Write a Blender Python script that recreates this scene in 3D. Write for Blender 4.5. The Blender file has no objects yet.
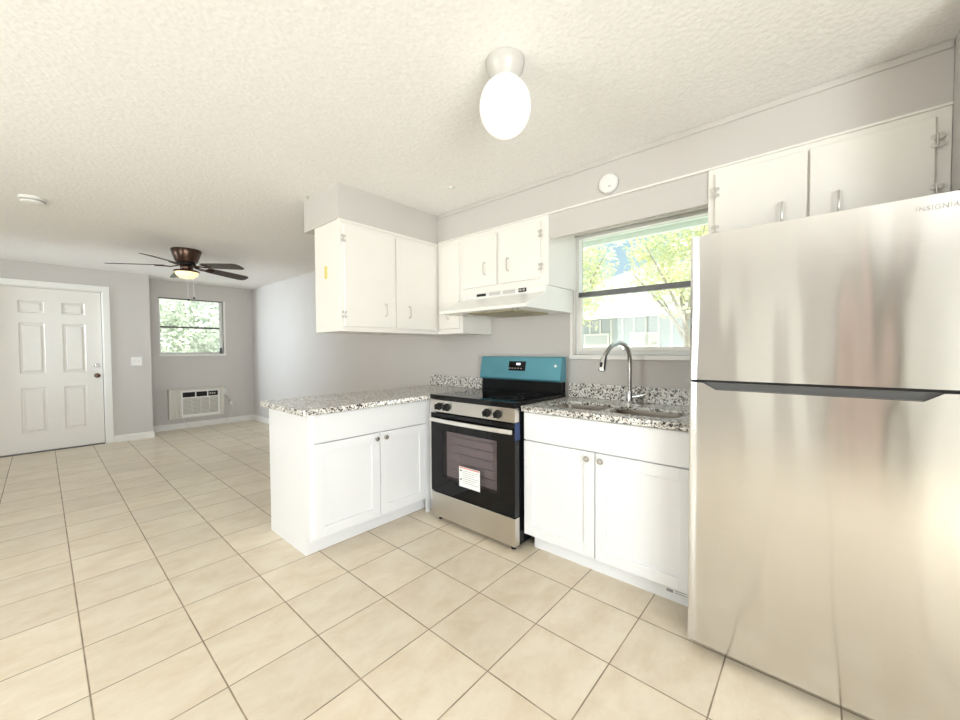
import bpy, bmesh, math, random
from mathutils import Vector, Matrix
random.seed(7)
SC = bpy.context.scene
COL = SC.collection
PI = math.pi

# ------------------------------------------------------------------ camera
YAW, PITCH, ROLL = 0.851, 0.0272, -0.0058
F = Vector((math.sin(YAW)*math.cos(PITCH), math.cos(YAW)*math.cos(PITCH), -math.sin(PITCH)))
R0 = Vector((math.cos(YAW), -math.sin(YAW), 0)); U0 = R0.cross(F)
RR = math.cos(ROLL)*R0 + math.sin(ROLL)*U0
UU = -math.sin(ROLL)*R0 + math.cos(ROLL)*U0
cam = bpy.data.cameras.new('camera'); cam.sensor_width = 36.0; cam.lens = 384.85/960*36.0; cam.clip_start = 0.02
camo = bpy.data.objects.new('camera', cam); COL.objects.link(camo)
mw = Matrix((( RR.x, UU.x, -F.x, -0.0879), (RR.y, UU.y, -F.y, -1.6220), (RR.z, UU.z, -F.z, 1.2425), (0, 0, 0, 1)))
camo.matrix_world = mw
SC.camera = camo

# ------------------------------------------------------------------ view, world, sun, added fill lamps
SC.view_settings.view_transform = 'Standard'; SC.view_settings.look = 'None'
SC.view_settings.exposure = 0.24; SC.view_settings.gamma = 1.0; SC.view_settings.use_curve_mapping = False
W = bpy.data.worlds.new('world'); SC.world = W; W.use_nodes = True
wn = W.node_tree.nodes; wl = W.node_tree.links
for n in list(wn): wn.remove(n)
wo = wn.new('ShaderNodeOutputWorld'); wb = wn.new('ShaderNodeBackground')
wt = wn.new('ShaderNodeTexCoord'); wsx = wn.new('ShaderNodeSeparateXYZ'); wr = wn.new('ShaderNodeValToRGB')
wl.new(wt.outputs['Generated'], wsx.inputs[0]); wl.new(wsx.outputs['Z'], wr.inputs[0])
wr.color_ramp.elements[0].position = 0.0; wr.color_ramp.elements[0].color = (0.22, 0.28, 0.31, 1)
wr.color_ramp.elements[1].position = 0.62; wr.color_ramp.elements[1].color = (0.95, 0.98, 1.0, 1)
x_ = wr.color_ramp.elements.new(0.36); x_.color = (0.17, 0.25, 0.30, 1)
wl.new(wr.outputs[0], wb.inputs[0]); wb.inputs[1].default_value = 2.6; wl.new(wb.outputs[0], wo.inputs[0])

def area(name, loc, rot, sx, sy, power, color=(1, 1, 1), spread=PI):
    l = bpy.data.lights.new(name, 'AREA'); l.shape = 'RECTANGLE'; l.size = sx; l.size_y = sy
    l.energy = power; l.color = color; l.spread = spread
    o = bpy.data.objects.new(name, l); COL.objects.link(o); o.location = loc; o.rotation_euler = rot
    return o
sun = bpy.data.lights.new('sun', 'SUN'); sun.energy = 5.5; sun.angle = 0.02; sun.color = (1, 0.96, 0.88)
suno = bpy.data.objects.new('sun', sun); COL.objects.link(suno)
suno.rotation_euler = Vector((0.62, 0.25, -0.9)).to_track_quat('-Z', 'Y').to_euler(); suno.location = (-6, 0, 10)
# fill lamps added outside the guessed, unseen glass door and windows
area('fill_patio_door', (-0.95, -3.98, 1.12), (PI/2, 0, 0), 2.2, 2.0, 152, (0.94, 0.955, 1.0))
area('fill_left_window', (-2.98, .85, 1.40), (PI/2, 0, -PI/2), 1.4, 1.3, 55, (0.97, 0.975, 1.0))
area('fill_living_window', (-2.98, 4.85, 1.45), (PI/2, 0, -PI/2), 1.1, 1.2, 20, (0.80, 0.88, 1.0), math.radians(48))

# ------------------------------------------------------------------ materials
def newmat(name):
    m = bpy.data.materials.new(name); m.use_nodes = True
    b = m.node_tree.nodes['Principled BSDF']; return m, m.node_tree.nodes, m.node_tree.links, b
def mat(name, col, rough=0.5, metal=0.0, var=0.02, scale=30.0, bump=0.0, bscale=200.0, spec=0.5, coat=0.0):
    """plain paint/plastic/metal with slight procedural unevenness"""
    m, n, l, b = newmat(name)
    tc = n.new('ShaderNodeTexCoord'); nz = n.new('ShaderNodeTexNoise'); nz.inputs['Scale'].default_value = scale; nz.inputs['Detail'].default_value = 3
    l.new(tc.outputs['Object'], nz.inputs['Vector'])
    mx = n.new('ShaderNodeMix'); mx.data_type = 'RGBA'
    mx.inputs['A'].default_value = tuple(max(0, c*(1-var)) for c in col)+(1,)
    mx.inputs['B'].default_value = tuple(min(1, c*(1+var)) for c in col)+(1,)
    l.new(nz.outputs['Fac'], mx.inputs['Factor']); l.new(mx.outputs['Result'], b.inputs['Base Color'])
    b.inputs['Roughness'].default_value = rough; b.inputs['Metallic'].default_value = metal
    b.inputs['Specular IOR Level'].default_value = spec; b.inputs['Coat Weight'].default_value = coat
    if bump > 0:
        nb = n.new('ShaderNodeTexNoise'); nb.inputs['Scale'].default_value = bscale; nb.inputs['Detail'].default_value = 4
        l.new(tc.outputs['Object'], nb.inputs['Vector'])
        bp = n.new('ShaderNodeBump'); bp.inputs['Strength'].default_value = bump; bp.inputs['Distance'].default_value = 0.004
        l.new(nb.outputs['Fac'], bp.inputs['Height']); l.new(bp.outputs[0], b.inputs['Normal'])
    return m
def emis(name, col, strength, base=None):
    m, n, l, b = newmat(name); b.inputs['Base Color'].default_value = (*(base or col), 1)
    b.inputs['Emission Color'].default_value = (*col, 1); b.inputs['Emission Strength'].default_value = strength
    b.inputs['Roughness'].default_value = 0.25
    return m

M = {}
M['wall'] = mat('grey_wall_paint', (0.60, 0.568, 0.54), 0.55, var=0.02, scale=3, bump=0.06, bscale=90)
M['trim'] = mat('white_trim_paint', (0.86, 0.84, 0.80), 0.35)
M['door_paint'] = mat('white_door_paint', (0.82, 0.79, 0.74), 0.4)
M['cab'] = mat('white_cabinet_lacquer', (0.86, 0.86, 0.87), 0.32, var=0.01)
M['oldcab'] = mat('cream_white_cabinet_paint', (0.86, 0.83, 0.78), 0.35, var=0.02, scale=6, bump=0.03, bscale=60)
M['chrome'] = mat('chrome', (0.75, 0.75, 0.76), 0.12, 1.0)
M['nickel'] = mat('brushed_nickel', (0.52, 0.51, 0.49), 0.24, 1.0)
M['bronze'] = mat('dark_bronze', (0.10, 0.06, 0.045), 0.28, 0.85)
M['blade'] = mat('dark_walnut_blade', (0.035, 0.018, 0.012), 0.35, 0, var=0.4, scale=12)
M['black'] = mat('black_enamel', (0.004, 0.004, 0.005), 0.2, spec=0.25)
M['blackglass'] = mat('black_ceramic_glass', (0.004, 0.004, 0.005), 0.05, spec=0.3)
M['blackplastic'] = mat('black_plastic', (0.008, 0.008, 0.008), 0.35, spec=0.35)
M['steel'] = mat('sink_steel', (0.62, 0.56, 0.49), 0.30, 1.0)
M['alum'] = mat('aluminium_frame', (0.66, 0.66, 0.63), 0.35, 0.7)
M['whitealum'] = mat('white_aluminium_frame', (0.80, 0.80, 0.78), 0.35)
M['darkalum'] = mat('dark_meeting_rail', (0.13, 0.13, 0.13), 0.4, 0.5)
M['whiteplastic'] = mat('white_plastic', (0.84, 0.83, 0.80), 0.35)
M['offplastic'] = mat('aged_white_plastic', (0.72, 0.69, 0.62), 0.4)
M['hood'] = mat('white_hood_enamel', (0.86, 0.85, 0.81), 0.2)
M['filter'] = mat('hood_filter_mesh', (0.42, 0.37, 0.24), 0.5, 0.6, var=0.4, scale=150)
M['sticker'] = mat('white_paper', (0.88, 0.88, 0.87), 0.6)
M['ink'] = mat('black_ink', (0.03, 0.03, 0.03), 0.6)
M['redink'] = mat('red_ink', (0.70, 0.10, 0.05), 0.6)
M['greyink'] = mat('grey_ink', (0.35, 0.35, 0.36), 0.6)
M['handle'] = mat('satin_steel_handle', (0.80, 0.78, 0.74), 0.3, 0.8)
M['bluetape'] = mat('blue_film', (0.008, 0.03, 0.12), 0.3)
M['yellow'] = mat('yellow_tag', (0.75, 0.66, 0.20), 0.5)
M['rack'] = mat('oven_rack_wire', (0.6, 0.6, 0.6), 0.3, 1.0)
M['cavity'] = mat('oven_cavity_enamel', (0.42, 0.40, 0.41), 0.4)
M['grille'] = mat('grey_grille_plastic', (0.46, 0.44, 0.41), 0.5)
M['collar'] = mat('glazed_grey_white_ceramic', (0.56, 0.54, 0.51), 0.25)
M['print'] = mat('pale_print', (0.88, 0.88, 0.84), 0.5)
M['burner'] = mat('burner_ring_print', (0.20, 0.20, 0.21), 0.2)
M['teal'] = mat('teal_protective_film', (0.13, 0.37, 0.46), 0.28, 0.5, var=0.1, scale=6)
M['palegreen'] = mat('pale_green_eave_paint', (0.88, 0.97, 0.91), 0.6)
M['bark'] = mat('tree_bark', (0.42, 0.38, 0.33), 0.8, var=0.3)
M['siding'] = mat('pale_siding', (0.50, 0.54, 0.56), 0.6)
M['roofing'] = mat('pale_shingles', (0.46, 0.45, 0.48), 0.8, var=0.2, scale=20)
M['grass'] = mat('grass', (0.62, 0.62, 0.54), 0.9, var=0.4, scale=5)
M['taupe_panel'] = mat('taupe_reflection_panel', (0.38, 0.36, 0.32), 0.6)  # only for the unseen panel added to reflect in the fridge
M['blush_strip'] = mat('blush_reflection_strip', (0.90, 0.74, 0.70), 0.8)  # only for the unseen strip added to reflect in the fridge

def ceiling_mat():
    m, n, l, b = newmat('popcorn_ceiling'); b.inputs['Base Color'].default_value = (0.80, 0.77, 0.72, 1); b.inputs['Roughness'].default_value = 0.85
    tc = n.new('ShaderNodeTexCoord'); v = n.new('ShaderNodeTexNoise'); v.inputs['Scale'].default_value = 75; v.inputs['Detail'].default_value = 3; v.inputs['Roughness'].default_value = 0.55
    v2 = n.new('ShaderNodeTexVoronoi'); v2.inputs['Scale'].default_value = 55; v2.feature = 'SMOOTH_F1'
    l.new(tc.outputs['Object'], v.inputs['Vector']); l.new(tc.outputs['Object'], v2.inputs['Vector'])
    a = n.new('ShaderNodeMath'); a.operation = 'SUBTRACT'; l.new(v.outputs['Fac'], a.inputs[0]); l.new(v2.outputs['Distance'], a.inputs[1])
    bp = n.new('ShaderNodeBump'); bp.inputs['Strength'].default_value = 0.4; bp.inputs['Distance'].default_value = 0.004
    l.new(a.outputs[0], bp.inputs['Height']); l.new(bp.outputs[0], b.inputs['Normal'])
    mr = n.new('ShaderNodeMapRange'); l.new(v.outputs['Fac'], mr.inputs[0]); mr.inputs[1].default_value = .3; mr.inputs[2].default_value = .7; 
    mx = n.new('ShaderNodeMix'); mx.data_type = 'RGBA'; l.new(mr.outputs[0], mx.inputs['Factor'])
    mx.inputs['A'].default_value = (0.86, 0.835, 0.81, 1); mx.inputs['B'].default_value = (0.93, 0.905, 0.885, 1); l.new(mx.outputs['Result'], b.inputs['Base Color'])
    return m
M['ceiling'] = ceiling_mat()

def tile_mat():
    m, n, l, b = newmat('beige_floor_tile')
    tc = n.new('ShaderNodeTexCoord'); mp = n.new('ShaderNodeMapping'); s = 1/0.34; mp.inputs['Scale'].default_value = (s, s, s)
    l.new(tc.outputs['Object'], mp.inputs['Vector'])
    sp = n.new('ShaderNodeSeparateXYZ'); l.new(mp.outputs[0], sp.inputs[0])
    def mth(op, a, b2=None, c=None):
        x = n.new('ShaderNodeMath'); x.operation = op
        for i, q in enumerate((a, b2, c)):
            if q is None: continue
            if isinstance(q, (int, float)): x.inputs[i].default_value = q
            else: l.new(q, x.inputs[i])
        return x.outputs[0]
    def dist(o):
        fr = mth('FRACT', o); return mth('MINIMUM', fr, mth('SUBTRACT', 1.0, fr))
    # slight waviness of the joints
    d = mth('MINIMUM', dist(sp.outputs['X']), dist(sp.outputs['Y']))
    g = n.new('ShaderNodeMapRange'); l.new(d, g.inputs[0]); g.inputs[1].default_value = 0.005; g.inputs[2].default_value = 0.010; g.inputs[3].default_value = 1; g.inputs[4].default_value = 0
    # per-tile tone
    cx = n.new('ShaderNodeCombineXYZ'); l.new(mth('FLOOR', sp.outputs['X']), cx.inputs[0]); l.new(mth('FLOOR', sp.outputs['Y']), cx.inputs[1])
    wn_ = n.new('ShaderNodeTexWhiteNoise'); wn_.noise_dimensions = '3D'; l.new(cx.outputs[0], wn_.inputs['Vector'])
    # cloudy mottling, offset tile by tile, streaked along X
    ad = n.new('ShaderNodeVectorMath'); ad.operation = 'MULTIPLY_ADD'; l.new(wn_.outputs['Color'], ad.inputs[0]); ad.inputs[1].default_value = (9, 9, 9)
    m2 = n.new('ShaderNodeMapping'); m2.inputs['Scale'].default_value = (1.5, 2.3, 1); l.new(mp.outputs[0], m2.inputs['Vector']); l.new(m2.outputs[0], ad.inputs[2])
    nz = n.new('ShaderNodeTexNoise'); nz.inputs['Scale'].default_value = 1.1; nz.inputs['Detail'].default_value = 7; nz.inputs['Roughness'].default_value = 0.68; nz.inputs['Distortion'].default_value = 0.25
    l.new(ad.outputs[0], nz.inputs['Vector'])
    cr = n.new('ShaderNodeValToRGB'); e = cr.color_ramp.elements
    e[0].position = 0.30; e[0].color = (0.70, 0.585, 0.43, 1); e[1].position = 0.62; e[1].color = (0.81, 0.72, 0.58, 1)
    l.new(nz.outputs['Fac'], cr.inputs[0])
    hv = n.new('ShaderNodeHueSaturation'); l.new(cr.outputs[0], hv.inputs['Color'])
    l.new(mth('MULTIPLY_ADD', wn_.outputs['Value'], 0.10, 0.95), hv.inputs['Value'])
    gn = n.new('ShaderNodeTexNoise'); gn.inputs['Scale'].default_value = 2.5; l.new(mp.outputs[0], gn.inputs['Vector'])
    gc = n.new('ShaderNodeValToRGB'); gc.color_ramp.elements[0].position = .35; gc.color_ramp.elements[0].color = (0.24, 0.18, 0.12, 1); gc.color_ramp.elements[1].position = .65; gc.color_ramp.elements[1].color = (0.42, 0.32, 0.22, 1)
    l.new(gn.outputs['Fac'], gc.inputs[0])
    mx = n.new('ShaderNodeMix'); mx.data_type = 'RGBA'; l.new(g.outputs[0], mx.inputs['Factor']); l.new(hv.outputs[0], mx.inputs['A']); l.new(gc.outputs[0], mx.inputs['B'])
    l.new(mx.outputs['Result'], b.inputs['Base Color'])
    rr = mth('MULTIPLY_ADD', g.outputs[0], 0.45, mth('MULTIPLY_ADD', nz.outputs['Fac'], 0.15, 0.26)); l.new(rr, b.inputs['Roughness'])
    bp = n.new('ShaderNodeBump'); bp.inputs['Strength'].default_value = 0.5; bp.inputs['Distance'].default_value = 0.002
    l.new(mth('SUBTRACT', mth('MULTIPLY', nz.outputs['Fac'], 0.25), g.outputs[0]), bp.inputs['Height']); l.new(bp.outputs[0], b.inputs['Normal'])
    return m
M['tile'] = tile_mat()

def granite_mat():
    m, n, l, b = newmat('speckled_granite'); b.inputs['Roughness'].default_value = 0.2
    tc = n.new('ShaderNodeTexCoord')
    nzv = n.new('ShaderNodeTexNoise'); nzv.inputs['Scale'].default_value = 60; nzv.inputs['Detail'].default_value = 2; l.new(tc.outputs['Object'], nzv.inputs['Vector'])
    ad = n.new('ShaderNodeVectorMath'); ad.operation = 'MULTIPLY_ADD'; l.new(nzv.outputs['Color'], ad.inputs[0]); ad.inputs[1].default_value = (.02, .02, .02); l.new(tc.outputs['Object'], ad.inputs[2])
    def vor(sc):
        v = n.new('ShaderNodeTexVoronoi'); v.inputs['Scale'].default_value = sc; l.new(ad.outputs[0], v.inputs['Vector'])
        s = n.new('ShaderNodeSeparateColor'); l.new(v.outputs['Color'], s.inputs[0]); return s
    s1 = vor(98); s2 = vor(165)
    c1 = n.new('ShaderNodeValToRGB'); c1.color_ramp.interpolation = 'CONSTANT'; e = c1.color_ramp.elements
    e[0].position = 0; e[0].color = (0.80, 0.78, 0.74, 1); e[1].position = 0.46; e[1].color = (0.66, 0.62, 0.56, 1)
    for p, c in ((0.64, (0.46, 0.42, 0.38)), (0.74, (0.84, 0.83, 0.80)), (0.83, (0.15, 0.13, 0.12)), (0.92, (0.03, 0.03, 0.03))):
        x = e.new(p); x.color = (*c, 1)
    l.new(s1.outputs[0], c1.inputs[0])
    c2 = n.new('ShaderNodeValToRGB'); c2.color_ramp.interpolation = 'CONSTANT'; e = c2.color_ramp.elements
    e[0].position = 0; e[0].color = (0, 0, 0, 1); e[1].position = 0.84; e[1].color = (1, 1, 1, 1); l.new(s2.outputs[1], c2.inputs[0])
    mx = n.new('ShaderNodeMix'); mx.data_type = 'RGBA'; l.new(c2.outputs[0], mx.inputs['Factor']); l.new(c1.outputs[0], mx.inputs['A']); mx.inputs['B'].default_value = (0.07, 0.06, 0.055, 1)
    l.new(mx.outputs['Result'], b.inputs['Base Color']); return m
M['granite'] = granite_mat()

def stainless_mat(name, col, rough, dents):
    m, n, l, b = newmat(name); b.inputs['Metallic'].default_value = 1.0
    tc = n.new('ShaderNodeTexCoord'); mp = n.new('ShaderNodeMapping'); mp.inputs['Scale'].default_value = (6, 6, 700); l.new(tc.outputs['Object'], mp.inputs['Vector'])
    br = n.new('ShaderNodeTexNoise'); br.inputs['Scale'].default_value = 1; br.inputs['Detail'].default_value = 3; l.new(mp.outputs[0], br.inputs['Vector'])
    mx = n.new('ShaderNodeMix'); mx.data_type = 'RGBA'; l.new(br.outputs['Fac'], mx.inputs['Factor'])
    mx.inputs['A'].default_value = tuple(c*.93 for c in col)+(1,); mx.inputs['B'].default_value = tuple(min(1, c*1.05) for c in col)+(1,)
    l.new(mx.outputs['Result'], b.inputs['Base Color']); b.inputs['Roughness'].default_value = rough
    m2 = n.new('ShaderNodeMapping'); m2.inputs['Scale'].default_value = (3.2, 5.0, 0.9); l.new(tc.outputs['Object'], m2.inputs['Vector'])
    wv = n.new('ShaderNodeTexNoise'); wv.inputs['Scale'].default_value = 1.3; wv.inputs['Detail'].default_value = 1.0; l.new(m2.outputs[0], wv.inputs['Vector'])
    b1 = n.new('ShaderNodeBump'); b1.inputs['Strength'].default_value = dents; b1.inputs['Distance'].default_value = 0.02; l.new(wv.outputs['Fac'], b1.inputs['Height'])
    b2 = n.new('ShaderNodeBump'); b2.inputs['Strength'].default_value = 0.05; b2.inputs['Distance'].default_value = 0.001; l.new(br.outputs['Fac'], b2.inputs['Height']); l.new(b1.outputs[0], b2.inputs['Normal'])
    l.new(b2.outputs[0], b.inputs['Normal'])
    tg = n.new('ShaderNodeTangent'); tg.direction_type = 'RADIAL'; tg.axis = 'Z'; l.new(tg.outputs[0], b.inputs['Tangent']); b.inputs['Anisotropic'].default_value = 0.9; b.inputs['Anisotropic Rotation'].default_value = 0.25
    return m
M['fridge'] = stainless_mat('fridge_stainless', (0.70, 0.695, 0.69), 0.15, 0.32)
M['stainless'] = stainless_mat('stove_stainless', (0.66, 0.63, 0.58), 0.27, 0.05)

def glass_mat(name, tint, gloss=0.08):
    m, n, l, b = newmat(name); n.remove(b); out = n['Material Output']
    t = n.new('ShaderNodeBsdfTransparent'); t.inputs[0].default_value = (*tint, 1); g = n.new('ShaderNodeBsdfGlossy'); g.inputs['Roughness'].default_value = 0.02
    mx = n.new('ShaderNodeMixShader'); f = n.new('ShaderNodeFresnel'); f.inputs[0].default_value = 1.45
    gm = n.new('ShaderNodeNewGeometry'); mm = n.new('ShaderNodeMath'); mm.operation = 'SUBTRACT'; mm.use_clamp = True; l.new(f.outputs[0], mm.inputs[0]); l.new(gm.outputs['Backfacing'], mm.inputs[1])
    l.new(mm.outputs[0], mx.inputs[0]); l.new(t.outputs[0], mx.inputs[1]); l.new(g.outputs[0], mx.inputs[2]); l.new(mx.outputs[0], out.inputs[0]); return m
M['glass'] = glass_mat('window_glass', (0.97, 0.99, 0.98))
M['ovenglass'] = glass_mat('oven_window_glass', (0.78, 0.74, 0.74))
def leaf_mat(name, c1, c2):
    m, n, l, b = newmat(name); b.inputs['Roughness'].default_value = 0.6
    oi = n.new('ShaderNodeTexCoord'); w = n.new('ShaderNodeTexNoise'); w.inputs['Scale'].default_value = 2.2; w.inputs['Detail'].default_value = 4; l.new(oi.outputs['Object'], w.inputs['Vector'])
    cr = n.new('ShaderNodeValToRGB'); cr.color_ramp.elements[0].position = .35; cr.color_ramp.elements[0].color = (*c1, 1); cr.color_ramp.elements[1].position = .62; cr.color_ramp.elements[1].color = (*c2, 1)
    l.new(w.outputs['Fac'], cr.inputs[0]); l.new(cr.outputs[0], b.inputs['Base Color'])
    tr = n.new('ShaderNodeBsdfTranslucent'); l.new(cr.outputs[0], tr.inputs[0]); mx = n.new('ShaderNodeMixShader'); mx.inputs[0].default_value = .45
    l.new(b.outputs[0], mx.inputs[1]); l.new(tr.outputs[0], mx.inputs[2]); l.new(mx.outputs[0], n['Material Output'].inputs[0]); return m
M['leaf'] = leaf_mat('yellow_green_leaves', (0.86, 0.82, 0.50), (0.66, 0.74, 0.56))
M['leaf2'] = leaf_mat('pale_green_leaves', (0.83, 0.88, 0.78), (0.90, 0.92, 0.88))
def globe_mat():
    m, n, l, b = newmat('lit_opal_globe'); b.inputs['Base Color'].default_value = (.95, .93, .88, 1); b.inputs['Roughness'].default_value = .15
    b.inputs['Emission Color'].default_value = (1.0, 0.97, 0.90, 1); b.inputs['Emission Strength'].default_value = 0.36
    return m
M['globe'] = globe_mat()
M['bowl'] = emis('lit_frosted_bowl', (1.0, 0.74, 0.30), 0.85, (.9, .85, .7))
M['display'] = emis('clock_display', (0.9, 0.95, 1.0), 1.2)

# ------------------------------------------------------------------ mesh helpers
class MB:
    def __init__(s): s.b = bmesh.new()
    def _add(s, verts, faces):
        vs = [s.b.verts.new(v) for v in verts]
        for f in faces: s.b.faces.new([vs[i] for i in f])
        return s
    def box(s, x0, x1, y0, y1, z0, z1):
        if x0 > x1: x0, x1 = x1, x0
        if y0 > y1: y0, y1 = y1, y0
        if z0 > z1: z0, z1 = z1, z0
        v = [(x0,y0,z0),(x1,y0,z0),(x1,y1,z0),(x0,y1,z0),(x0,y0,z1),(x1,y0,z1),(x1,y1,z1),(x0,y1,z1)]
        return s._add(v, [(3,2,1,0),(4,5,6,7),(0,1,5,4),(1,2,6,5),(2,3,7,6),(3,0,4,7)])
    def prism(s, poly, axis, a, b2):
        """poly: 2-D points in the two other axes (x: y,z; y: x,z; z: x,y)"""
        def P(p, t):
            return {'x': (t, p[0], p[1]), 'y': (p[0], t, p[1]), 'z': (p[0], p[1], t)}[axis]
        n = len(poly); v = [P(p, a) for p in poly] + [P(p, b2) for p in poly]
        f = [tuple(range(n))[::-1], tuple(range(n, 2*n))] + [(i, (i+1) % n, n+(i+1) % n, n+i) for i in range(n)]
        s._add(v, f); bmesh.ops.recalc_face_normals(s.b, faces=s.b.faces[:]); return s
    def lathe(s, c, axis, prof, seg=32):
        """prof: (radius, distance along axis)"""
        ax = Vector(axis).normalized(); t = Vector((0,0,1)) if abs(ax.z) < .9 else Vector((1,0,0))
        u = ax.cross(t).normalized(); w = ax.cross(u); c = Vector(c); rings = []
        for r, h in prof:
            if r < 1e-6: rings.append([s.b.verts.new(c+ax*h)])
            else: rings.append([s.b.verts.new(c+ax*h+u*(r*math.cos(2*PI*k/seg))+w*(r*math.sin(2*PI*k/seg))) for k in range(seg)])
        fs = []
        for a, b2 in zip(rings, rings[1:]):
            for k in range(seg):
                k2 = (k+1) % seg
                if len(a) == 1 and len(b2) == 1: continue
                if len(a) == 1: fs.append(s.b.faces.new((a[0], b2[k], b2[k2])))
                elif len(b2) == 1: fs.append(s.b.faces.new((a[k], b2[0], a[k2])))
                else: fs.append(s.b.faces.new((a[k], b2[k], b2[k2], a[k2])))
        if len(rings[0]) > 1: fs.append(s.b.faces.new(rings[0]))
        if len(rings[-1]) > 1: fs.append(s.b.faces.new(rings[-1][::-1]))
        bmesh.ops.recalc_face_normals(s.b, faces=fs); return s
    def cyl(s, p0, p1, r0, r1=None, seg=20):
        p0 = Vector(p0); p1 = Vector(p1); d = p1-p0
        return s.lathe(p0, d, [(r0, 0), (r0 if r1 is None else r1, d.length)], seg)
    def tube(s, pts, r, seg=10):
        pts = [Vector(p) for p in pts]; n = len(pts); rs = r if isinstance(r, (list, tuple)) else [r]*n
        tan = [(pts[min(i+1, n-1)]-pts[max(i-1, 0)]).normalized() for i in range(n)]
        up = Vector((0,0,1)) if abs(tan[0].z) < .9 else Vector((1,0,0)); u = tan[0].cross(up).normalized(); rings = []
        for i in range(n):
            u = (u-tan[i]*u.dot(tan[i])).normalized(); w = tan[i].cross(u)
            rings.append([s.b.verts.new(pts[i]+u*(rs[i]*math.cos(2*PI*k/seg))+w*(rs[i]*math.sin(2*PI*k/seg))) for k in range(seg)])
        fs = [s.b.faces.new((a[k], b2[k], b2[(k+1) % seg], a[(k+1) % seg])) for a, b2 in zip(rings, rings[1:]) for k in range(seg)]
        fs += [s.b.faces.new(rings[0]), s.b.faces.new(rings[-1][::-1])]
        bmesh.ops.recalc_face_normals(s.b, faces=fs); return s
def smooth_path(pts, n=8):
    P = [Vector(p) for p in pts]; P = [P[0]*2-P[1]] + P + [P[-1]*2-P[-2]]; out = []
    for i in range(1, len(P)-2):
        a, b2, c, d = P[i-1:i+3]
        for k in range(n):
            t = k/n; out.append(.5*((2*b2)+(c-a)*t+(2*a-5*b2+4*c-d)*t*t+(3*b2-a-3*c+d)*t**3))
    out.append(P[-2]); return out
def finish(name, me, m, parent=None, bevel=0.0, smooth=False):
    me.materials.append(m)
    if smooth:
        for p in me.polygons: p.use_smooth = True
    o = bpy.data.objects.new(name, me); COL.objects.link(o)
    if parent is not None:
        off = parent.matrix_basis.translation if parent.parent is None else Vector((0, 0, 0))
        q = parent; tot = Vector((0, 0, 0))
        while q is not None: tot += q.location; q = q.parent
        me.transform(Matrix.Translation(-tot)); o.parent = parent
    if bevel > 0:
        md = o.modifiers.new('bevel', 'BEVEL'); md.width = bevel; md.segments = 2; md.limit_method = 'ANGLE'; md.angle_limit = math.radians(40); md.harden_normals = False
    if smooth and not bevel:
        try: me.set_sharp_from_angle(angle=math.radians(38))
        except Exception: pass
    return o
def obj(name, mb, m, parent=None, bevel=0.0, smooth=False):
    me = bpy.data.meshes.new(name); mb.b.to_mesh(me); mb.b.free()
    return finish(name, me, m, parent, bevel, smooth)
def tag(o, label=None, cat=None, group=None, kind=None):
    if label: o['label'] = label
    if cat: o['category'] = cat
    if group: o['group'] = group
    if kind: o['kind'] = kind
    return o
def thing(name, label, cat, loc, group=None):
    o = bpy.data.objects.new(name, None); COL.objects.link(o); o.location = loc; o.empty_display_size = .05
    return tag(o, label, cat, group)
def struct(name, mb, m, label=None, cat=None, bevel=0.0, smooth=False):
    o = obj(name, mb, m, None, bevel, smooth); o['kind'] = 'structure'
    if label: o['label'] = label
    if cat: o['category'] = cat
    return o
def sthing(name, label, cat, loc):
    o = thing(name, label, cat, loc); o['kind'] = 'structure'; return o
def text_mesh(name, body, size, mtx, m, parent=None, extrude=0.0004, align='LEFT', sx=1.0):
    cu = bpy.data.curves.new(name+'_curve', 'FONT'); cu.body = body; cu.size = size; cu.extrude = extrude; cu.align_x = align; cu.space_character = 1.12
    t = bpy.data.objects.new(name+'_tmp', cu); COL.objects.link(t)
    dg = bpy.context.evaluated_depsgraph_get(); me = bpy.data.meshes.new_from_object(t.evaluated_get(dg)); me.name = name
    bpy.data.objects.remove(t); bpy.data.curves.remove(cu)
    wd = max(v.co.x for v in me.vertices)-min(v.co.x for v in me.vertices)
    me.transform(Matrix.Diagonal((sx/wd, 1, 1, 1))); me.transform(mtx); me.materials.clear()
    return finish(name, me, m, parent)
def face_negx(x, y, z):   # local x -> -Y, local y -> +Z, normal -> -X
    return Matrix(((0, 0, -1, x), (-1, 0, 0, y), (0, 1, 0, z), (0, 0, 0, 1)))

CEIL = 2.34; WX = 2.44; FY = 5.61; AY = 6.05; AX = 0.96; LX = -2.6; BY = -3.6; SY = -1.9765

# ================================================================== SETTING
struct('floor', MB().box(LX-.2, WX+.15, BY-.15, AY+.15, -0.12, 0), M['tile'], 'beige mottled ceramic tile floor with thin brown grout lines', 'floor')
struct('ceiling', MB().box(LX-.2, WX+.15, BY-.15, AY+.15, CEIL, CEIL+.12), M['ceiling'], 'cream white popcorn textured ceiling', 'ceiling')
def wall_x(name, x0, x1, y0, y1, hole=None, label=None):
    b = MB()
    if hole is None: b.box(x0, x1, y0, y1, 0, CEIL)
    else:
        pts = sorted(hole); c = y0
        for (h0, h1, z0, z1) in pts:
            b.box(x0, x1, c, h0, 0, CEIL); b.box(x0, x1, h0, h1, 0, z0) if z0 > 0 else None; b.box(x0, x1, h0, h1, z1, CEIL); c = h1
        b.box(x0, x1, c, y1, 0, CEIL)
    return struct(name, b, M['wall'], label, 'wall')
def wall_y(name, y0, y1, x0, x1, hole=None, label=None):
    b = MB()
    if hole is None: b.box(x0, x1, y0, y1, 0, CEIL)
    else:
        h0, h1, z0, z1 = hole
        b.box(x0, h0, y0, y1, 0, CEIL); b.box(h1, x1, y0, y1, 0, CEIL); b.box(h0, h1, y0, y1, z1, CEIL)
        if z0 > 0: b.box(h0, h1, y0, y1, 0, z0)
    return struct(name, b, M['wall'], label, 'wall')
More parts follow.
